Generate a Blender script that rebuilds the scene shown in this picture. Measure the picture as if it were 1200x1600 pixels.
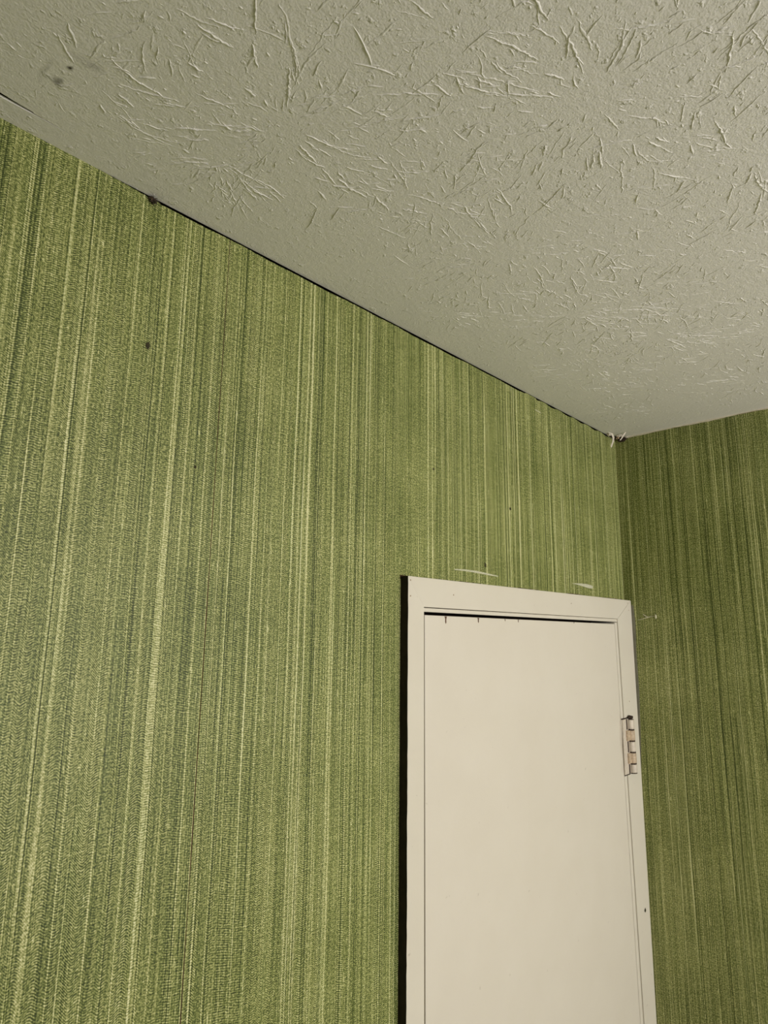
import bpy, bmesh, math, random
from mathutils import Matrix, Vector
import numpy as np

for o in list(bpy.data.objects):
    bpy.data.objects.remove(o)
S = bpy.context.scene
COL = S.collection

# ------------------------------------------------------------------ camera, world, light, exposure
CAM = Vector((-1.5753, -0.672, 1.9285))
RIGHT = Vector((0.6903608, -0.7233782, 0.0112202))
DOWN = Vector((0.1446190, 0.1227890, -0.9818393))
FWD = Vector((0.7088633, 0.6794460, 0.1893829))
cd = bpy.data.cameras.new('camera')
cd.sensor_fit = 'VERTICAL'
cd.sensor_height = 32.0
cd.lens = 992.84 / 1600 * 32.0
cd.clip_start = 0.02
cam = bpy.data.objects.new('camera', cd)
cam.matrix_world = Matrix(((RIGHT.x, -DOWN.x, -FWD.x, CAM.x), (RIGHT.y, -DOWN.y, -FWD.y, CAM.y),
                           (RIGHT.z, -DOWN.z, -FWD.z, CAM.z), (0, 0, 0, 1)))
COL.objects.link(cam)
S.camera = cam

W = bpy.data.worlds.new('world')
W.use_nodes = True
W.node_tree.nodes['Background'].inputs[0].default_value = (0.75, 0.85, 1.0, 1)
W.node_tree.nodes['Background'].inputs[1].default_value = 0.6
S.world = W

WIN = (-1.10, -0.15, 1.35, 2.25)     # window opening in the back wall: x0, x1, z0, z1
YB = -2.3                            # back wall
XF = -3.2                            # far wall
H = 2.44
ld = bpy.data.lights.new('window_daylight', 'AREA')
ld.shape = 'RECTANGLE'
ld.size = WIN[1] - WIN[0]
ld.size_y = WIN[3] - WIN[2]
ld.energy = 55.0
ld.color = (1.0, 0.955, 0.92)
lo = bpy.data.objects.new('window_daylight', ld)
lo.location = ((WIN[0] + WIN[1]) / 2, YB - 0.045, (WIN[2] + WIN[3]) / 2)
lo.rotation_euler = (math.radians(90), 0, 0)
COL.objects.link(lo)

S.view_settings.view_transform = 'Standard'
S.view_settings.look = 'None'
S.view_settings.gamma = 1.0
S.view_settings.exposure = 0.1
S.view_settings.use_curve_mapping = False
S.cycles.use_denoising = True
S.cycles.caustics_reflective = False
S.cycles.caustics_refractive = False
S.cycles.sample_clamp_indirect = 2.0
S.cycles.max_bounces = 8
S.cycles.diffuse_bounces = 6


# ------------------------------------------------------------------ node helpers
class NT:
    def __init__(s, name):
        s.m = bpy.data.materials.new(name)
        s.m.use_nodes = True
        s.t = s.m.node_tree
        s.t.nodes.clear()
        s.out = s.n('ShaderNodeOutputMaterial')

    def n(s, k, **kw):
        nd = s.t.nodes.new(k)
        for a, v in kw.items():
            setattr(nd, a, v)
        return nd

    def put(s, sock, v):
        if isinstance(v, bpy.types.NodeSocket):
            s.t.links.new(v, sock)
        elif isinstance(v, (tuple, list)) and len(v) == 3 and sock.type == 'RGBA':
            sock.default_value = (*v, 1)
        else:
            sock.default_value = v

    def math(s, op, a, b=0.0, c=None, clamp=False):
        nd = s.n('ShaderNodeMath', operation=op, use_clamp=clamp)
        s.put(nd.inputs[0], a)
        s.put(nd.inputs[1], b)
        if c is not None:
            s.put(nd.inputs[2], c)
        return nd.outputs[0]

    def sep(s):
        tc = s.n('ShaderNodeTexCoord')
        sp = s.n('ShaderNodeSeparateXYZ')
        s.t.links.new(tc.outputs['Object'], sp.inputs[0])
        return sp.outputs

    def vec(s, x, y, z=0.0):
        nd = s.n('ShaderNodeCombineXYZ')
        for i, v in enumerate((x, y, z)):
            s.put(nd.inputs[i], v)
        return nd.outputs[0]

    def noise(s, v, scale=1.0, detail=2.0, rough=0.5, dist=0.0):
        nd = s.n('ShaderNodeTexNoise')
        s.put(nd.inputs['Vector'], v)
        nd.inputs['Scale'].default_value = scale
        nd.inputs['Detail'].default_value = detail
        nd.inputs['Roughness'].default_value = rough
        nd.inputs['Distortion'].default_value = dist
        return nd.outputs[0]

    def remap(s, v, a, b, c=0.0, d=1.0):
        nd = s.n('ShaderNodeMapRange')
        s.put(nd.inputs[0], v)
        for i, q in enumerate((a, b, c, d)):
            nd.inputs[i + 1].default_value = q
        return nd.outputs[0]

    def mix(s, f, a, b, mode='MIX'):
        nd = s.n('ShaderNodeMix', data_type='RGBA', blend_type=mode)
        s.put(nd.inputs[0], f)
        s.put(nd.inputs[6], a)
        s.put(nd.inputs[7], b)
        return nd.outputs[2]

    def ramp(s, f, stops):
        nd = s.n('ShaderNodeValToRGB')
        el = nd.color_ramp.elements
        while len(el) < len(stops):
            el.new(0.5)
        for e, (p, c) in zip(el, stops):
            e.position = p
            e.color = (*c, 1)
        s.put(nd.inputs[0], f)
        return nd.outputs[0]

    def bump(s, h, strength=1.0, dist=0.001):
        nd = s.n('ShaderNodeBump')
        nd.inputs['Strength'].default_value = strength
        nd.inputs['Distance'].default_value = dist
        s.put(nd.inputs['Height'], h)
        return nd.outputs[0]

    def bsdf(s, col, rough=0.6, normal=None, spec=0.5, metal=0.0):
        b = s.n('ShaderNodeBsdfPrincipled')
        s.put(b.inputs['Base Color'], col)
        s.put(b.inputs['Roughness'], rough)
        b.inputs['Specular IOR Level'].default_value = spec
        b.inputs['Metallic'].default_value = metal
        if normal is not None:
            s.put(b.inputs['Normal'], normal)
        s.t.links.new(b.outputs[0], s.out.inputs[0])
        return s.m


def spots(N, x, y, pts):
    """soft mask of blots at the given places: (x, y, radius x, radius y, strength)"""
    tot = None
    for (cx, cy, rx, ry, st) in pts:
        dx = N.math('DIVIDE', N.math('SUBTRACT', x, cx), rx)
        dy = N.math('DIVIDE', N.math('SUBTRACT', y, cy), ry)
        r = N.math('SQRT', N.math('ADD', N.math('MULTIPLY', dx, dx), N.math('MULTIPLY', dy, dy)))
        k = N.remap(r, 1.0, 0.2, 0.0, st)
        tot = k if tot is None else N.math('MAXIMUM', tot, k)
    return tot


def wallpaper(name, axis, seed):
    N = NT(name)
    sp = N.sep()
    u, v = sp[axis], sp[2]
    us = N.math('ADD', u, seed)
    # slight wander of the warp threads
    wob = N.noise(N.vec(N.math('MULTIPLY', us, 6), N.math('MULTIPLY', v, 5)), 1, 1)
    uw = N.math('ADD', us, N.math('MULTIPLY', wob, 0.003))
    def threads(fu, fv, off, det=1.0):
        return N.noise(N.vec(N.math('MULTIPLY', uw, fu), N.math('MULTIPLY', v, fv), off), 1, det, 0.6)
    fine = threads(640, 4, 0.0, 1.0)
    mid = threads(380, 1.0, 3.1)
    broad = threads(60, 0.9, 7.7, 2.0)
    bright = N.remap(threads(430, 0.8, 11.3, 0.0), 0.64, 0.73)
    rib = N.remap(threads(75, 0.5, 21.3, 0.0), 0.60, 0.72)          # sparse pale threads
    darkl = N.remap(threads(460, 0.7, 17.3, 0.0), 0.62, 0.74)
    # weft: fine crossing threads that slant and shift from one warp group to the next
    shift = threads(95, 0.6, 5.0, 0.0)
    sl = N.noise(N.vec(N.math('MULTIPLY', us, 45), N.math('MULTIPLY', v, 30)), 1, 2)
    wv = N.math('ADD', N.math('MULTIPLY', v, 400), N.math('ADD', N.math('MULTIPLY', shift, 7), N.math('ADD', N.math('MULTIPLY', us, 110), N.math('MULTIPLY', sl, 2.5))))
    wave = N.math('SINE', N.math('MULTIPLY', wv, 6.2832))
    grain = N.noise(N.vec(N.math('MULTIPLY', uw, 420), N.math('MULTIPLY', v, 480), 1.0), 1, 1.5, 0.7)
    amp = N.remap(threads(160, 1.5, 31.0, 1.0), 0.35, 0.65, 0.25, 1.0)
    weft = N.math('ADD', N.math('MULTIPLY', N.math('MULTIPLY', wave, amp), 0.16), grain)
    slub = threads(40, 300, 2.0, 1.5)
    cloud = N.noise(N.vec(N.math('MULTIPLY', us, 5), N.math('MULTIPLY', v, 9), 4.0), 1, 3.0)
    t = N.math('MULTIPLY', N.remap(fine, 0.28, 0.72), 0.20)
    for a, k in ((N.remap(mid, 0.28, 0.72), 0.08), (N.remap(broad, 0.3, 0.7), 0.012), (N.remap(weft, 0.24, 0.76), 0.52),
                 (N.remap(slub, 0.3, 0.7), 0.08), (N.remap(cloud, 0.3, 0.7), 0.06)):
        t = N.math('MULTIPLY_ADD', a, k, t)
    t = N.math('MULTIPLY_ADD', bright, 0.19, t)
    t = N.math('MULTIPLY_ADD', N.math('MULTIPLY', rib, bright), 0.16, t)
    t = N.math('MULTIPLY_ADD', darkl, -0.18, t)
    fleck = N.remap(threads(270, 38, 41.0, 1.0), 0.66, 0.74)        # short pale slubs
    t = N.math('MULTIPLY_ADD', fleck, 0.16, t)
    t = N.math('MULTIPLY_ADD', N.math('SUBTRACT', t, 0.5), 1.32, 0.49)
    col = N.ramp(t, [(0.12, (0.030, 0.044, 0.008)), (0.36, (0.116, 0.142, 0.033)), (0.53, (0.250, 0.274, 0.088)),
                     (0.72, (0.45, 0.45, 0.185)), (0.98, (0.74, 0.73, 0.44))])
    green = N.remap(threads(150, 5, 9.0, 2.0), 0.48, 0.7)
    col = N.mix(N.math('MULTIPLY', green, 0.10), col, N.mix(1.0, col, (0.70, 0.97, 0.85), 'MULTIPLY'))
    hgt = N.math('ADD', N.math('MULTIPLY', weft, 0.7), N.math('MULTIPLY', fine, 0.6))
    hgt = N.math('MULTIPLY_ADD', bright, 0.35, hgt)
    nrm = N.bump(hgt, 0.6, 0.0008)
    return N.bsdf(col, 0.50, nrm, 0.30)


def cream_paint(name, base, blots=(), dirt=0.0):
    N = NT(name)
    sp = N.sep()
    tc = N.vec(sp[0], sp[1], sp[2])
    cl = N.remap(N.noise(tc, 9, 4, 0.6), 0.3, 0.75)
    col = N.mix(N.math('MULTIPLY', cl, 0.35), base, tuple(c * k for c, k in zip(base, (0.88, 0.86, 0.82))))
    sc = N.remap(N.noise(N.vec(N.math('MULTIPLY', sp[0], 60), N.math('MULTIPLY', sp[2], 60)), 1, 3, 0.7), 0.68, 0.76)
    col = N.mix(N.math('MULTIPLY', sc, 0.25 + dirt), col, (0.20, 0.15, 0.09))
    if blots:
        wx = N.math('ADD', sp[0], N.math('MULTIPLY', N.math('SUBTRACT', N.noise(tc, 120, 3), 0.5), 0.006))
        wz = N.math('ADD', sp[2], N.math('MULTIPLY', N.math('SUBTRACT', N.noise(tc, 90, 3), 0.5), 0.008))
        col = N.mix(spots(N, wx, wz, blots), col, (0.22, 0.10, 0.035))
    h = N.math('ADD', N.noise(tc, 260, 3), N.math('MULTIPLY', N.noise(tc, 30, 2), 1.5))
    return N.bsdf(col, 0.42, N.bump(h, 0.12, 0.0006), 0.4)


def ceiling_mat():
    N = NT('textured_ceiling_paint')
    sp = N.sep()
    p = N.vec(sp[0], sp[1], sp[2])
    cl = N.remap(N.noise(p, 4, 4, 0.6), 0.3, 0.75)
    col = N.mix(N.math('MULTIPLY', cl, 0.3), (0.80, 0.78, 0.73), (0.75, 0.73, 0.68))
    wx = N.math('ADD', sp[0], N.math('MULTIPLY', N.math('SUBTRACT', N.noise(p, 60, 4), 0.5), 0.012))
    wy = N.math('ADD', sp[1], N.math('MULTIPLY', N.math('SUBTRACT', N.noise(p, 70, 4), 0.5), 0.012))
    st = spots(N, wx, wy, [(-1.4174, -0.1122, 0.0042, 0.0035, 1.0), (-1.4194, -0.0890, 0.006, 0.006, 0.6),
                           (-1.403, -0.130, 0.012, 0.006, 0.30), (-1.412, -0.128, 0.022, 0.006, 0.16),
                           (-1.433, -0.095, 0.004, 0.022, 0.22), (-1.425, -0.088, 0.012, 0.004, 0.18)])
    col = N.mix(st, col, (0.035, 0.028, 0.018))
    f1 = N.noise(p, 420, 3, 0.6)
    f2 = N.noise(p, 130, 2, 0.5)
    f3 = N.remap(N.noise(p, 75, 3, 0.6), 0.60, 0.74)
    h = N.math('ADD', N.math('MULTIPLY', f1, 0.55), N.math('MULTIPLY', f2, 0.55))
    h = N.math('MULTIPLY_ADD', f3, 0.8, h)
    return N.bsdf(col, 0.55, N.bump(h, 0.8, 0.0013), 0.35)


def plain(name, col, rough=0.7, var=0.2, scale=40, spec=0.4):
    N = NT(name)
    sp = N.sep()
    p = N.vec(sp[0], sp[1], sp[2])
    k = N.remap(N.noise(p, scale, 4, 0.6), 0.3, 0.7)
    c = N.mix(k, tuple(q * (1 - var) for q in col), tuple(min(1, q * (1 + var)) for q in col))
    return N.bsdf(c, rough, N.bump(N.noise(p, scale * 4, 3), 0.2, 0.001), spec)


M = {}
M['paper_left'] = wallpaper('green_grasscloth_wallpaper', 0, 3.37)
M['paper_right'] = wallpaper('green_grasscloth_wallpaper_end_wall', 1, 9.71)
M['ceiling'] = ceiling_mat()
CREAM = (0.70, 0.655, 0.565)
M['casing'] = cream_paint('cream_gloss_paint', CREAM, dirt=0.15)
M['door'] = cream_paint('cream_door_paint', (0.71, 0.66, 0.575),
                        [(0.0035, 1.735, 0.007, 0.03, 0.40), (0.001, 1.70, 0.009, 0.05, 0.25), (0.001, 1.64, 0.010, 0.02, 0.15)])
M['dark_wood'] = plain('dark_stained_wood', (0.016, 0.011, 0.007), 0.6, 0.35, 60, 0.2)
M['brown'] = plain('old_brown_board', (0.022, 0.010, 0.006), 0.8, 0.3, 50, 0.2)
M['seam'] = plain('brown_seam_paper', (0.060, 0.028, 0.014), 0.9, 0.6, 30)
M['plaster'] = plain('bare_plaster', (0.30, 0.22, 0.13), 0.9)
M['rust'] = plain('rusty_painted_metal', (0.50, 0.39, 0.275), 0.5, 0.28, 160)
M['metal_paint'] = plain('painted_hinge_metal', (0.62, 0.55, 0.46), 0.45, 0.12, 120)
M['dark_rust'] = plain('dark_rust', (0.035, 0.020, 0.012), 0.8, 0.4, 200)
M['speck'] = plain('fly_speck_brown', (0.035, 0.030, 0.010), 0.8, 0.3, 300)
M['scrape'] = plain('white_scraped_paper', (0.52, 0.51, 0.38), 0.8, 0.25, 300)
M['flake'] = plain('torn_paint_flake', (0.66, 0.60, 0.50), 0.6, 0.1, 200)
M['caulk'] = plain('grey_old_caulk', (0.17, 0.165, 0.12), 0.7, 0.2, 60)
M['web'] = plain('dusty_web', (0.60, 0.58, 0.42), 0.9, 0.1, 200)
M['drip'] = plain('brown_stain_drip', (0.10, 0.045, 0.02), 0.5, 0.2, 200)
M['floor'] = plain('beige_floor_carpet', (0.50, 0.48, 0.44), 0.8, 0.12, 8)
M['wall_plain'] = plain('pale_plain_wall', (0.62, 0.60, 0.54), 0.7, 0.1, 12)
M['white'] = plain('white_window_paint', (0.7, 0.68, 0.62), 0.4, 0.05, 20)
g = NT('window_glass')
tr = g.n('ShaderNodeBsdfTransparent')
gl = g.n('ShaderNodeBsdfGlossy')
gl.inputs['Roughness'].default_value = 0.02
mx = g.n('ShaderNodeMixShader')
mx.inputs[0].default_value = 0.06
g.t.links.new(tr.outputs[0], mx.inputs[1])
g.t.links.new(gl.outputs[0], mx.inputs[2])
g.t.links.new(mx.outputs[0], g.out.inputs[0])
M['glass'] = g.m


# ------------------------------------------------------------------ mesh helpers
def link(name, me, parent=None, mats=(), kind=None, label=None, cat=None, group=None, smooth=False):
    o = bpy.data.objects.new(name, me)
    COL.objects.link(o)
    for m in mats:
        me.materials.append(M[m])
    if smooth:
        me.shade_smooth()
    if parent is not None:
        o.parent = parent
    for k, v in (('kind', kind), ('label', label), ('category', cat), ('group', group)):
        if v:
            o[k] = v
    return o


def empty(name, loc=(0, 0, 0), **kw):
    o = bpy.data.objects.new(name, None)
    COL.objects.link(o)
    o.location = loc
    o.empty_display_size = 0.05
    for k, v in kw.items():
        o[k] = v
    return o


def boxes(lst):
    """one mesh of axis-aligned boxes (x0,x1,y0,y1,z0,z1)"""
    V, F = [], []
    for (x0, x1, y0, y1, z0, z1) in lst:
        b = len(V)
        V += [(x0, y0, z0), (x1, y0, z0), (x1, y1, z0), (x0, y1, z0), (x0, y0, z1), (x1, y0, z1), (x1, y1, z1), (x0, y1, z1)]
        F += [tuple(b + i for i in f) for f in ((0, 3, 2, 1), (4, 5, 6, 7), (0, 1, 5, 4), (1, 2, 6, 5), (2, 3, 7, 6), (3, 0, 4, 7))]
    me = bpy.data.meshes.new('boxes')
    me.from_pydata(V, [], F)
    return me


def slab(outline, to3, t0, t1, bevel=0.0, side_mat=None):
    """prism of a 2D outline; to3(u, v, t) places it. t0 = visible face. side_mat(edge mid u, v) -> material index"""
    bm = bmesh.new()
    a = [bm.verts.new(to3(u, v, t0)) for u, v in outline]
    b = [bm.verts.new(to3(u, v, t1)) for u, v in outline]
    bm.faces.new(a)
    bm.faces.new(b[::-1])
    n = len(outline)
    for i in range(n):
        j = (i + 1) % n
        f = bm.faces.new((a[i], b[i], b[j], a[j]))
        if side_mat:
            f.material_index = side_mat((outline[i][0] + outline[j][0]) / 2, (outline[i][1] + outline[j][1]) / 2)
    bmesh.ops.recalc_face_normals(bm, faces=bm.faces)
    if bevel:
        fe = [e for e in bm.edges if e.verts[0] in a and e.verts[1] in a]
        bmesh.ops.bevel(bm, geom=fe, offset=bevel, segments=2, profile=0.5, affect='EDGES', material=0)
    me = bpy.data.meshes.new('slab')
    bm.to_mesh(me)
    bm.free()
    return me


on_left = lambda u, v, t: (u, -t, v)       # t: out of the left wall into the room
on_right = lambda u, v, t: (-t, u, v)      # u = y
on_ceil = lambda u, v, t: (u, v, H - t)


def tube(pts, rad, ns=7, cap=True):
    """tube along points with a radius for each"""
    V, F = [], []
    pts = [Vector(p) for p in pts]
    for i, p in enumerate(pts):
        d = (pts[min(i + 1, len(pts) - 1)] - pts[max(i - 1, 0)]).normalized()
        a = d.orthogonal().normalized()
        b = d.cross(a)
        for k in range(ns):
            w = 2 * math.pi * k / ns
            V.append(p + (a * math.cos(w) + b * math.sin(w)) * rad[i])
    for i in range(len(pts) - 1):
        for k in range(ns):
            F.append((i * ns + k, i * ns + (k + 1) % ns, (i + 1) * ns + (k + 1) % ns, (i + 1) * ns + k))
    if cap:
        F.append(tuple(range(ns))[::-1])
        F.append(tuple((len(pts) - 1) * ns + k for k in range(ns)))
    me = bpy.data.meshes.new('tube')
    me.from_pydata([tuple(v) for v in V], [], F)
    return me


def blob(center, size, seed, sub=2, rough=0.35):
    rnd = random.Random(seed)
    bm = bmesh.new()
    bmesh.ops.create_icosphere(bm, subdivisions=sub, radius=1.0)
    for v in bm.verts:
        k = 1 + rnd.uniform(-rough, rough)
        v.co = Vector((v.co.x * size[0] * k + center[0], v.co.y * size[1] * k + center[1], v.co.z * size[2] * k + center[2]))
    me = bpy.data.meshes.new('blob')
    bm.to_mesh(me)
    bm.free()
    return me


def ribbon(pts, widths, across, thick):
    """bent strip with thickness; across: direction of its width"""
    across = Vector(across).normalized()
    V, F = [], []
    n = len(pts)
    for i, (p, w) in enumerate(zip(pts, widths)):
        p = Vector(p)
        d = (Vector(pts[min(i + 1, n - 1)]) - Vector(pts[max(i - 1, 0)])).normalized()
        nr = d.cross(across).normalized() * thick / 2
        for s, q in ((-1, -1), (1, -1), (1, 1), (-1, 1)):
            V.append(p + across * w / 2 * s + nr * q)
    for i in range(n - 1):
        for k in range(4):
            F.append((4 * i + k, 4 * i + (k + 1) % 4, 4 * i + 4 + (k + 1) % 4, 4 * i + 4 + k))
    F += [(3, 2, 1, 0), (4 * n - 4, 4 * n - 3, 4 * n - 2, 4 * n - 1)]
    me = bpy.data.meshes.new('ribbon')
    me.from_pydata([tuple(v) for v in V], [], F)
    return me


R = random.Random(5)

# ------------------------------------------------------------------ walls
SEAM0, SEAM1 = -1.17395, -1.1728
# bare wall behind the paper: a niche for the door, a groove under the ceiling
wl = link('wall_left', boxes([(XF, -0.806, 0.0009, 0.05, 0, H - 0.010), (-0.806, 0.0, 0.0009, 0.05, 1.986, H - 0.010),
                              (XF, 0.0, 0.012, 0.05, H - 0.010, H), (XF, 0.0, 0.05, 0.12, 0, H)]),
          mats=('brown',), kind='structure', label='long wall with worn green grasscloth wallpaper around the white door', cat='wall')
wr = link('wall_right', boxes([(0.0009, 0.12, YB, 0.12, 0, H)]),
          mats=('plaster',), kind='structure', label='shaded end wall with green grasscloth wallpaper beyond the door frame', cat='wall')


def top_gap(x):
    """gap between the top edge of the paper and the ceiling along the door wall"""
    if x < -1.335:
        return 0.0
    if x < -1.27:
        g_ = 0.0028 * (x + 1.335) / 0.065
    elif x < -0.44:
        g_ = 0.0032 + 0.0006 * math.sin(x * 23) + 0.0005 * math.sin(x * 61)
    elif x < -0.40:
        g_ = 0.0009
    else:
        g_ = 0.0028 + 0.0016 * math.sin(x * 90)
    return max(0.0004, g_)


def top_edge(x0, x1, n):
    pts = []
    for i in range(n + 1):
        x = x0 + (x1 - x0) * i / n
        pts.append((x, H - top_gap(x) - (R.uniform(0, 0.0007) if x > -1.335 else 0)))
    return pts


def seam_edge(x, z0, z1, n, amp):
    return [(x + R.uniform(-amp, amp), z0 + (z1 - z0) * i / n) for i in range(n + 1)]


ol = [(XF, 0.0)] + seam_edge(SEAM0, 0, H - top_gap(SEAM0) - 0.0004, 40, 0.0003)
ol += top_edge(SEAM0 - 0.004, -1.5, 60) + [(XF, H)]
link('wallpaper_strip', slab(ol, on_left, 0.0, -0.0008), wl, ('paper_left',))
link('seam_backing', boxes([(SEAM0 - 0.0001, SEAM1 + 0.0001, 0.00025, 0.0009, 0, H - 0.004)]), wl, ('seam',))
ol = [(-0.812, 0.0), (-0.812, 1.992), (-0.0006, 1.992)] + top_edge(-0.0006, SEAM1 + 0.004, 160)
ol += seam_edge(SEAM1, H - top_gap(SEAM1) - 0.0004, 0, 40, 0.0003)
link('wallpaper_strip', slab(ol, on_left, 0.0, -0.0008), wl, ('paper_left',))
ol = [(YB, 0.0), (YB, H - 0.0006)] + [(YB * (1 - i / 60.0) if i < 60 else -0.0003, H - 0.0022 - R.uniform(0, 0.0012)) for i in range(1, 61)] + [(-0.0003, 0.0)]
link('wallpaper_strip', slab(ol, on_right, 0.0, -0.0008), wr, ('paper_right',))
# ceiling paint lapped over the top of the end wall
ol = [(-2.5, H), (-0.012, H)] + [(-0.012 - 2.488 * i / 250, H - 0.0028 - R.uniform(0, 0.0010) - 0.0008 * math.sin(i * 0.37)) for i in range(251)]
link('paint_overlap', slab(ol, on_right, 0.0009, 0.0001), wr, ('flake',))
# grey caulk between casing and end wall
ol = [(-0.001, 2.012), (-0.001, 1.45), (-0.0105, 1.47), (-0.015, 1.60), (-0.020, 1.72), (-0.0225, 1.80), (-0.0215, 1.90), (-0.0235, 1.96), (-0.021, 2.006)]
link('caulk_strip', slab(ol, on_right, 0.0012, 0.0001), wr, ('caulk',))

# rest of the room
x0, x1, z0, z1 = WIN
link('wall_back', boxes([(XF, x0, YB - 0.12, YB, 0, H), (x1, 0.12, YB - 0.12, YB, 0, H), (x0, x1, YB - 0.12, YB, 0, z0), (x0, x1, YB - 0.12, YB, z1, H)]),
     mats=('wall_plain',), kind='structure', label='plain pale wall behind the viewer with a window', cat='wall')
link('wall_far', boxes([(XF - 0.12, XF, YB - 0.12, 0.12, 0, H)]), mats=('wall_plain',), kind='structure',
     label='plain pale end wall opposite the door corner', cat='wall')
link('floor', boxes([(XF - 0.12, 0.12, YB - 0.12, 0.12, -0.1, 0)]), mats=('floor',), kind='structure', label='plain beige carpet floor of the room', cat='floor')
wn = empty('window_1', ((x0 + x1) / 2, YB, z0), kind='structure', label='white framed window in the wall behind the viewer', category='window')
wn_loc = wn.location


def rel(me, o):
    me.transform(Matrix.Translation(-Vector(o.location)))
    return me


link('window_frame', rel(boxes([(x0, x0 + .05, YB - .06, YB + .01, z0, z1), (x1 - .05, x1, YB - .06, YB + .01, z0, z1), (x0, x1, YB - .06, YB + .01, z1 - .05, z1),
                                (x0, x1, YB - .06, YB + .01, z0, z0 + .05), ((x0 + x1) / 2 - .02, (x0 + x1) / 2 + .02, YB - .05, YB, z0, z1)]), wn), wn, ('white',))
for s in (0, 1):
    a = x0 + .05 if s == 0 else (x0 + x1) / 2 + .02
    b = (x0 + x1) / 2 - .02 if s == 0 else x1 - .05
    link('window_pane', rel(boxes([(a, b, YB - .032, YB - .028, z0 + .05, z1 - .05)]), wn), wn, ('glass',))

# ------------------------------------------------------------------ ceiling
# sheet with a torn slot along the door wall
slot_top = [(-1.375, -0.0300), (-1.40, -0.0306), (-1.423, -0.0312), (-1.424, -0.0325), (-1.44, -0.0332), (-1.454, -0.0345), (-1.60, -0.038), (XF, -0.042)]
slot_bot = [(XF, -0.030), (-1.60, -0.0285), (-1.454, -0.0293), (-1.44, -0.0293), (-1.424, -0.0296), (-1.40, -0.0297)]
ol = [(0.0, YB), (XF, YB)] + slot_top[::-1] + slot_bot[::-1] + [(XF, 0.0004), (0.0, 0.0004)]
cl = link('ceiling', slab(ol, on_ceil, 0.0, -0.0025), mats=('ceiling',), kind='structure',
          label='cream ceiling with raised radiating brush stippled plaster', cat='ceiling')
link('ceiling_board', boxes([(XF - .12, 0.12, YB - .12, 0.12, H + 0.022, H + 0.05), (XF, 0, 0.04, 0.12, H, H + 0.022)]), cl, ('brown',))


def strip_mesh(polys):
    """low ridges of plaster hanging from the ceiling: (points (k,2), half widths (k), heights (k))"""
    V, F = [], []
    prof = ((-1, -0.0002), (-0.6, 0.5), (0, 1.0), (0.6, 0.5), (1, -0.0002))
    nb = 0
    for P, w, h in polys:
        k = len(P)
        d = np.gradient(P, axis=0)
        d /= np.linalg.norm(d, axis=1)[:, None] + 1e-9
        nr = np.stack([-d[:, 1], d[:, 0]], 1)
        for a, hh in prof:
            q = P + nr * (a * w)[:, None]
            z = H - np.where(hh > 0, hh * h, -0.0003)
            V.append(np.column_stack([q, z]))
        for r in range(4):
            for i in range(k - 1):
                F.append((nb + r * k + i, nb + r * k + i + 1, nb + (r + 1) * k + i + 1, nb + (r + 1) * k + i))
        nb += 5 * k
    me = bpy.data.meshes.new('ridges')
    me.from_pydata(np.concatenate(V), [], F)
    me.shade_smooth()
    return me


rng = np.random.default_rng(11)
FANS = [  # centre x, y, radius, sector start, sector end (degrees), ridge count, size
    (-1.2389, -0.2016, 0.150, 60, 400, 180, 1.2), (-1.2616, -0.1111, 0.080, -10, 160, 60, 1.15), (-1.0556, -0.4509, 0.155, 0, 360, 140, 1.15),
    (-0.8997, -0.2479, 0.165, 0, 360, 170, 1.0), (-0.6818, -0.2392, 0.150, 0, 360, 150, 1.0), (-0.6396, -0.3154, 0.13, 0, 360, 90, 1.0),
    (-0.5135, -0.3076, 0.14, 0, 360, 110, 1.0), (-0.8745, -0.5415, 0.16, 0, 360, 130, 1.1), (-0.8182, -0.0900, 0.05, 0, 360, 26, 1.1),
    (-1.4050, -0.1120, 0.06, 0, 360, 22, 1.2), (-1.3909, -0.2350, 0.07, 0, 360, 36, 1.15), (-1.2000, -0.4000, 0.12, 0, 360, 60, 0.9),
    (-0.46, -0.16, 0.12, 0, 360, 90, 0.9), (-0.30, -0.22, 0.13, 0, 360, 60, 0.85), (-0.20, -0.10, 0.07, 0, 360, 40, 0.8),
    (-1.04, -0.24, 0.10, 0, 360, 60, 0.9), (-0.72, -0.45, 0.13, 0, 360, 55, 0.9), (-0.42, -0.45, 0.14, 0, 360, 80, 0.95),
    (-0.20, -0.38, 0.14, 0, 360, 90, 1.0), (-1.05, -0.62, 0.14, 0, 360, 60, 0.95)]
for i in range(34):   # the same stippling over the rest of the ceiling near the viewer
    fx, fy = rng.uniform(-2.2, -0.1), rng.uniform(-1.5, -0.15)
    if fx > -1.5 and fy > -0.62:
        continue
    FANS.append((fx, fy, rng.uniform(0.11, 0.16), 0, 360, 100, 1.0))
polys = []
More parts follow.
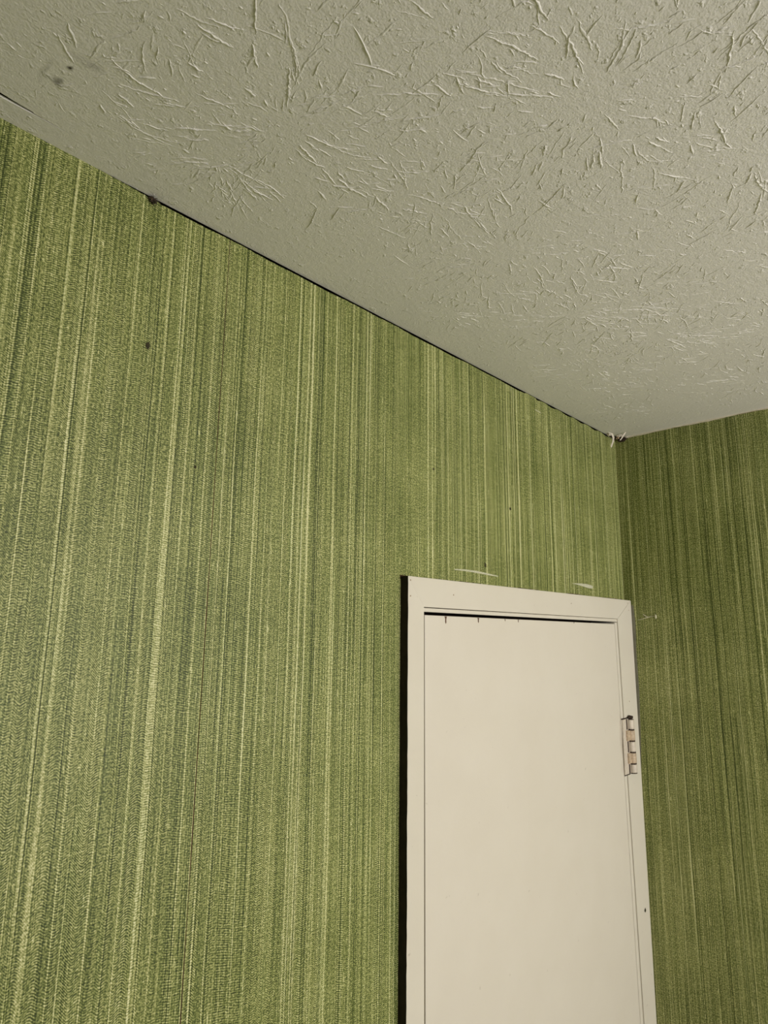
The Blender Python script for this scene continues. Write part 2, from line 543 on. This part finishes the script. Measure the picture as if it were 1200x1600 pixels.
for (cx, cy, Rf, a0, a1, n, sz) in FANS:
    ph = rng.uniform(0, 6.28, 3)
    for j in range(int(n * 1.25)):
        ang = math.radians(rng.uniform(a0, a1))
        dens = 0.62 + 0.38 * math.sin(3 * ang + ph[0]) * math.sin(2 * ang + ph[1])
        if rng.random() > dens + 0.25:
            continue
        r0 = Rf * rng.uniform(0.12, 0.95)
        L = sz * (rng.uniform(0.005, 0.020) if rng.random() < 0.72 else rng.uniform(0.02, 0.052))
        r1 = min(r0 + L, Rf * 1.12)
        k = max(4, int((r1 - r0) / 0.0020) + 1)
        t = np.linspace(0, 1, k)
        rr = r0 + (r1 - r0) * t
        wob = np.cumsum(rng.normal(0, 0.00045, k)) + rng.normal(0, 0.00022, k)
        aa = ang + rng.normal(0, 0.10) * (t - 0.5) + wob / np.maximum(rr, 0.03)
        P = np.column_stack([cx + rr * np.cos(aa), cy + rr * np.sin(aa)])
        if P[:, 1].max() > -0.036 or P[:, 0].max() > -0.03:
            continue
        tap = np.sin(np.pi * np.clip(t * 0.92 + 0.04, 0, 1)) ** 0.5
        w = sz * rng.uniform(0.0007, 0.0014) * tap * rng.uniform(0.55, 1.45, k)
        h = sz * rng.uniform(0.0003, 0.0009) * tap * rng.uniform(0.45, 1.45, k)
        polys.append((P, w, h))
        if rng.random() < 0.16 and k > 5:      # a side branch
            i0 = rng.integers(1, k - 2)
            ba = aa[i0] + rng.choice([-1, 1]) * rng.uniform(0.5, 1.0)
            bt = np.linspace(0, 1, 4)
            bl = rng.uniform(0.006, 0.013)
            Pb = np.column_stack([P[i0, 0] + bl * bt * np.cos(ba), P[i0, 1] + bl * bt * np.sin(ba)])
            if Pb[:, 1].max() < -0.036:
                polys.append((Pb, 0.0013 * (1 - 0.7 * bt), 0.0006 * (1 - 0.7 * bt)))
    for j in range(int(n * 1.3)):              # pimples and crumbs between the ridges
        ang = rng.uniform(0, 6.28)
        rr = Rf * 1.15 * math.sqrt(rng.random())
        q = np.array([cx + rr * math.cos(ang), cy + rr * math.sin(ang)])
        if q[1] > -0.036 or q[0] > -0.03:
            continue
        s = rng.uniform(0.0005, 0.0013)
        da = ang + rng.normal(0, 0.6)
        bt = np.linspace(-1, 1, 4)
        P = q + np.outer(bt * s * rng.uniform(1.0, 2.4), [math.cos(da), math.sin(da)])
        polys.append((P, s * np.array([0.4, 1, 1, 0.4]), s * rng.uniform(0.3, 0.65) * np.array([0.3, 1, 1, 0.3])))
link('plaster_ridge', strip_mesh(polys), cl, ('ceiling',), kind='stuff')

# torn paper and plaster where the two walls and the ceiling meet
for i, (c, s_) in enumerate((((-0.024, -0.006, H - 0.0005), (0.010, 0.0045, 0.0032)), ((-0.004, -0.020, H - 0.005), (0.003, 0.011, 0.0065)),
                            ((-0.040, -0.003, H - 0.0015), (0.012, 0.003, 0.002)), ((-0.010, -0.012, H), (0.012, 0.010, 0.003)))):
    link('corner_hole', blob(c, s_, 3 + i, 3, 0.3), cl, ('dark_rust',))
for i, (c, s_) in enumerate((((-0.050, -0.005, H - 0.002), (0.008, 0.004, 0.003)), ((-0.016, -0.014, H - 0.004), (0.005, 0.004, 0.004)),
                             ((-0.003, -0.030, H - 0.002), (0.003, 0.008, 0.002)), ((-0.020, -0.020, H - 0.001), (0.009, 0.007, 0.0022)))):
    link('plaster_crumb', blob(c, s_, 20 + i, 2, 0.4), cl, ('plaster' if i == 1 else 'flake',))
link('paint_flake', ribbon([(-0.0714, -0.0069, 2.4405), (-0.0655, -0.0126, 2.4395), (-0.0593, -0.0180, 2.4366), (-0.0552, -0.0198, 2.4278), (-0.0541, -0.0178, 2.4166),
                            (-0.0552, -0.0145, 2.4086), (-0.0552, -0.0128, 2.4022)], [0.003, 0.004, 0.006, 0.005, 0.0042, 0.0042, 0.0028], RIGHT, 0.0006), cl, ('flake',))
link('paint_flake', ribbon([(-0.0359, -0.0439, 2.4405), (-0.0376, -0.0400, 2.4345), (-0.0398, -0.0355, 2.4265), (-0.0422, -0.0312, 2.4200)],
                           [0.0035, 0.0040, 0.0036, 0.0028], RIGHT, 0.0006), cl, ('flake',))

# ------------------------------------------------------------------ door frame (casing + jamb)
tr1 = empty('trim_1', (-0.42, 0, 0), kind='structure', label='cream painted wooden door frame with a dark unpainted outer edge', category='door frame')
TK = 0.0158
XL, XLI, ZT, ZTI = -0.8347, -0.7968, 2.0186, 1.9722
XRO = -0.0016
xri = lambda z: -0.0827 + 0.0213 * (1.955 - z)          # inner edge of the hinge-side casing: the frame leans
xdo = lambda z: -0.1000 + 0.0185 * (1.955 - z)          # hinge edge of the door


def wavy(x, z0_, z1_, n, amp):
    return [(x + amp * (R.random() - 0.5) + amp * 0.3 * math.sin(i * 0.37), z0_ + (z1_ - z0_) * i / n) for i in range(n + 1)]


left_edge = lambda u, v: 1 if u < XL + 0.002 else 0
MG = 0.0
ol = [(XLI, 0.0), (XLI, ZTI - MG)] + wavy(XL, ZT - MG * 2, 0.0, 160, 0.0007)
link('side_casing', rel(slab(ol, on_left, TK, -0.0005, 0.0, left_edge), tr1), tr1, ('casing', 'dark_wood'))
ol = [(XL + MG, ZT), (XLI + MG, ZTI + MG), (xri(ZTI) - MG, ZTI - 0.0006), (XRO - 0.001, ZT - 0.0004)]
link('head_casing', rel(slab(ol, on_left, TK, -0.0005, 0.0004, lambda u, v: 1 if u < XL + 0.03 and v < ZT - 0.001 and v > ZTI + 0.01 and u < (XL + XLI) / 2 - .03 else 0), tr1), tr1, ('casing', 'dark_wood'))
ol = [(xri(0), 0.0), (XRO, 0.0), (XRO, ZT - 0.0006), (xri(ZTI), ZTI - 0.0012)]
link('side_casing', rel(slab(ol, on_left, TK, -0.0005, 0.0004), tr1), tr1, ('casing',))
JF = 0.0138
ol = [(XLI, ZTI - 0.0011), (XLI, 1.9646), (xri(1.96), 1.9640), (xri(1.96), ZTI - 0.0011)]
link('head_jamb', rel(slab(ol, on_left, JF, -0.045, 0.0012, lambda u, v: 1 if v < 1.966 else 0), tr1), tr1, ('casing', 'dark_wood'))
ol = [(xdo(0) + 0.0036, 0.0), (xri(0) - 0.0018, 0.0), (xri(1.963) - 0.0018, 1.963), (xdo(1.963) + 0.0036, 1.963)]
link('side_jamb', rel(slab(ol, on_left, JF + 0.0012, -0.045, 0.0026), tr1), tr1, ('casing',))
ol = [(-0.805, 0.0), (XLI - 0.0002, 0.0), (XLI - 0.0002, 1.975), (-0.805, 1.975)]
link('side_jamb', rel(slab(ol, on_left, -0.0006, -0.045), tr1), tr1, ('dark_wood',))

# ------------------------------------------------------------------ door
d1 = empty('door_1', (-0.1, 0, 0), kind='structure', label='plain cream painted flush door hinged at its corner side', category='door')
DF = 0.0148
ZD = 1.9597
ol = [(-0.7905, 0.006), (xdo(0.0), 0.006), (xdo(ZD), ZD - 0.0006), (-0.7934, ZD)]
link('door_panel', rel(slab(ol, on_left, DF, -0.024, 0.0010), d1), d1, ('door',))
# brown drips that ran from the gap over the door
for (x, L, w) in ((-0.7406, 0.011, 0.0032), (-0.6490, 0.008, 0.0030), (-0.565, 0.004, 0.0016), (-0.520, 0.005, 0.0018), (-0.300, 0.003, 0.0016)):
    ol = [(x - w * .9, ZD - 0.0008), (x + w * .9, ZD - 0.0008), (x + w * .4, ZD - L * .5), (x + w * .45, ZD - L), (x, ZD - L * 1.15), (x - w * .4, ZD - L * .9), (x - w * .35, ZD - L * .45)]
    link('stain_drip', rel(slab(ol, on_left, DF + 0.0005, DF - 0.0002), d1), d1, ('drip',))

# painted butt hinge
hz1, hz0 = 1.7420, 1.6220
hx = lambda z: -0.0550 + 0.0213 * (1.68 - z)
hl = lambda z: -0.0905 - 0.002 * (1.74 - z) / 0.12
HT = TK + 0.0016
ol = [(hl(hz0), hz0), (hx(hz0), hz0), (hx(hz1), hz1), (hl(hz1), hz1)]
hg = link('hinge', rel(slab(ol, on_left, HT, DF - 0.001, 0.0008), d1), d1, ('metal_paint',), label='cream painted butt hinge with rust showing')
cuts = [1.7420, 1.7180, 1.6930, 1.6680, 1.6430, 1.6220]
for i in range(5):
    zt, zb = cuts[i] - 0.0013, cuts[i + 1] + 0.0013
    n = 8
    pts = [(hx(zt + (zb - zt) * k / n) - hx(0) * 0, -(TK + 0.0035), zt + (zb - zt) * k / n) for k in range(n + 1)]
    rad = [0.0085] + [0.0092] * (n - 1) + [0.0085]
    link('knuckle', rel(tube(pts, rad, 14), d1), hg, ('rust' if i in (1, 3) else 'metal_paint',), smooth=True,
         label='hinge knuckle with rusty orange paint' if i in (1, 3) else None)
    if i % 2 == 0:
        xs_ = hx(zt) - 0.0145
        ol = [(hx(zb) - 0.0175, zb - 0.001), (hx(zb) - 0.0115, zb - 0.001), (hx(zt) - 0.0115, zt + 0.001), (hx(zt) - 0.0175, zt + 0.001)]
        link('knuckle_gap', rel(slab(ol, on_left, HT + 0.0003, HT - 0.001), d1), hg, ('dark_rust',))
pts = [(hx(hz1 + (hz0 - hz1) * k / 4), -(TK + 0.0035), hz1 - 0.001 + (hz0 - hz1 + 0.0005) * k / 4) for k in range(5)]
link('hinge_pin', rel(tube(pts, [0.0086] * 5, 12), d1), hg, ('dark_rust',), smooth=True)
for i in (1, 3):    # the two tongues of the door leaf that curl into the barrel
    zt, zb = cuts[i] - 0.0013, cuts[i + 1] + 0.0013
    ol = [(hx(zb) - 0.022, zb), (hx(zb), zb), (hx(zt), zt), (hx(zt) - 0.022, zt)]
    link('hinge_tongue', rel(slab(ol, on_left, HT + 0.004, HT - 0.001, 0.001), d1), hg, ('rust',))
ol = [(hl(hz0) + 0.001, hz0 - 0.0022), (hx(hz0) - 0.010, hz0 - 0.0022), (hx(hz0) - 0.010, hz0), (hl(hz0) + 0.001, hz0)]
link('rust_line', rel(slab(ol, on_left, TK + 0.0006, TK - 0.001), d1), hg, ('dark_rust',))
link('pin_head', rel(blob((hx(hz1) - 0.001, -(TK + 0.005), hz1 + 0.0035), (0.0085, 0.0055, 0.0042), 8, 2, 0.25), d1), hg, ('dark_rust',), label='dark rusty pin head')
ol = [(hl(hz1) - 0.003, hz1), (hx(hz1), hz1 + 0.0008), (hx(hz1), hz1 + 0.0035), (hl(hz1) - 0.002, hz1 + 0.0026)]
link('rust_line', rel(slab(ol, on_left, TK + 0.0008, TK - 0.001), d1), hg, ('dark_rust',))

# ------------------------------------------------------------------ marks on the walls
for i, (x, z, a, b, rt) in enumerate(((-1.2714, 2.2529, 0.0024, 0.0044, 0.2), (-1.2009, 2.1222, 0.0016, 0.0018, 0), (-0.5144, 2.1752, 0.0030, 0.0032, 0.8),
                                      (-0.6037, 2.0561, 0.0022, 0.0042, -0.4), (-0.7530, 2.2087, 0.0022, 0.0016, 0.2))):
    me = blob((0, 0, 0), (a, 0.0008, b), 40 + i, 2, 0.35)
    me.transform(Matrix.Translation((x, -0.0004, z)) @ Matrix.Rotation(rt, 4, 'Y'))
    link('fly_speck', me, wl, ('speck',))
me = blob((-0.0272, -TK - 0.0002, 1.3266), (0.0045, 0.0008, 0.0040), 61, 2, 0.4)
link('fly_speck', rel(me, tr1), tr1, ('speck',))
# nail holes and dents in the casing
for x, z in ((-0.829, 2.0125), (-0.829, 1.988), (-0.72, 1.995), (-0.016, 1.994), (-0.022, 2.011), (-0.31, 1.998), (-0.045, 1.78)):
    link('nail_hole', rel(blob((x, -TK, z), (0.0015, 0.0004, 0.0014), int(abs(x) * 999), 1, 0.3), tr1), tr1, ('plaster',))
# dark brown ragged line on the paper along the head of the frame
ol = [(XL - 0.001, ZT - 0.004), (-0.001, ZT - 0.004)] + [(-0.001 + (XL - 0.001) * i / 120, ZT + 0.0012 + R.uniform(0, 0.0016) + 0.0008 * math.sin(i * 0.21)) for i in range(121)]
link('dark_edge', slab(ol, on_left, 0.00025, 0.0), wl, ('seam',))
# scrapes above the frame
sc = [(-0.6963, 2.0408), (-0.665, 2.0418), (-0.6302, 2.0414), (-0.60, 2.0402), (-0.5624, 2.0385)]
wd = [0.0009, 0.0014, 0.0018, 0.0016, 0.0008]
ol = [(x, z + w) for (x, z), w in zip(sc, wd)] + [(x, z - w) for (x, z), w in list(zip(sc, wd))[::-1]]
link('white_scrape', slab(ol, on_left, 0.0003, 0.0), wl, ('scrape',))
ol = [(-0.275, 2.0440), (-0.240, 2.0462), (-0.205, 2.0470), (-0.180, 2.0455), (-0.171, 2.0430), (-0.174, 2.0388), (-0.19, 2.0378), (-0.215, 2.0400), (-0.245, 2.0428)]
link('white_scrape', slab(ol, on_left, 0.0003, 0.0), wl, ('scrape',))
ol = [(-0.4046, 2.4118), (-0.3804, 2.4105), (-0.3804, 2.4090), (-0.4046, 2.4104)]
link('white_scrape', slab(ol, on_left, 0.0003, 0.0), wl, ('scrape',))

# ------------------------------------------------------------------ loose things
dc = empty('dirt_clump', (-1.2822, -0.003, 2.4355), label='dark fuzzy clump of dirt caught under the ceiling edge on the green wall', category='dirt')
link('clump_body', blob((0, 0, -0.001), (0.0040, 0.0025, 0.0034), 71, 3, 0.5), dc, ('dark_rust',))
for i in range(7):
    a = R.uniform(0, 6.28)
    e = Vector((math.cos(a) * R.uniform(.006, .011), -0.001, math.sin(a) * R.uniform(.004, .008) - 0.002))
    link('clump_hair', tube([(0, 0, -0.001), tuple(e * 0.55 + Vector((0, -0.002, 0))), tuple(e)], [0.0007, 0.0005, 0.0002], 5), dc, ('speck',))
cw = empty('cobweb', (0, -0.055, 1.978), label='short pale cobweb thread stuck to the shaded end wall beside the door frame', category='cobweb')


def web(name, pts, rad):
    link(name, tube([(-0.0012, y + 0.055, z - 1.978) for y, z in pts], rad, 6), cw, ('web',))


web('thread', [(-0.0300, 1.9705), (-0.044, 1.9735), (-0.054, 1.9765), (-0.062, 1.9785)], [0.0004, 0.0008, 0.0013, 0.0009])
web('thread', [(-0.0440, 1.9845), (-0.049, 1.9805), (-0.055, 1.9775)], [0.0006, 0.0011, 0.0013])
web('thread', [(-0.0620, 1.9785), (-0.072, 1.9790)], [0.0007, 0.0004])
web('cocoon', [(-0.0735, 1.9835), (-0.0745, 1.9800), (-0.0745, 1.9750), (-0.0735, 1.9735)], [0.0008, 0.0019, 0.0019, 0.0008])
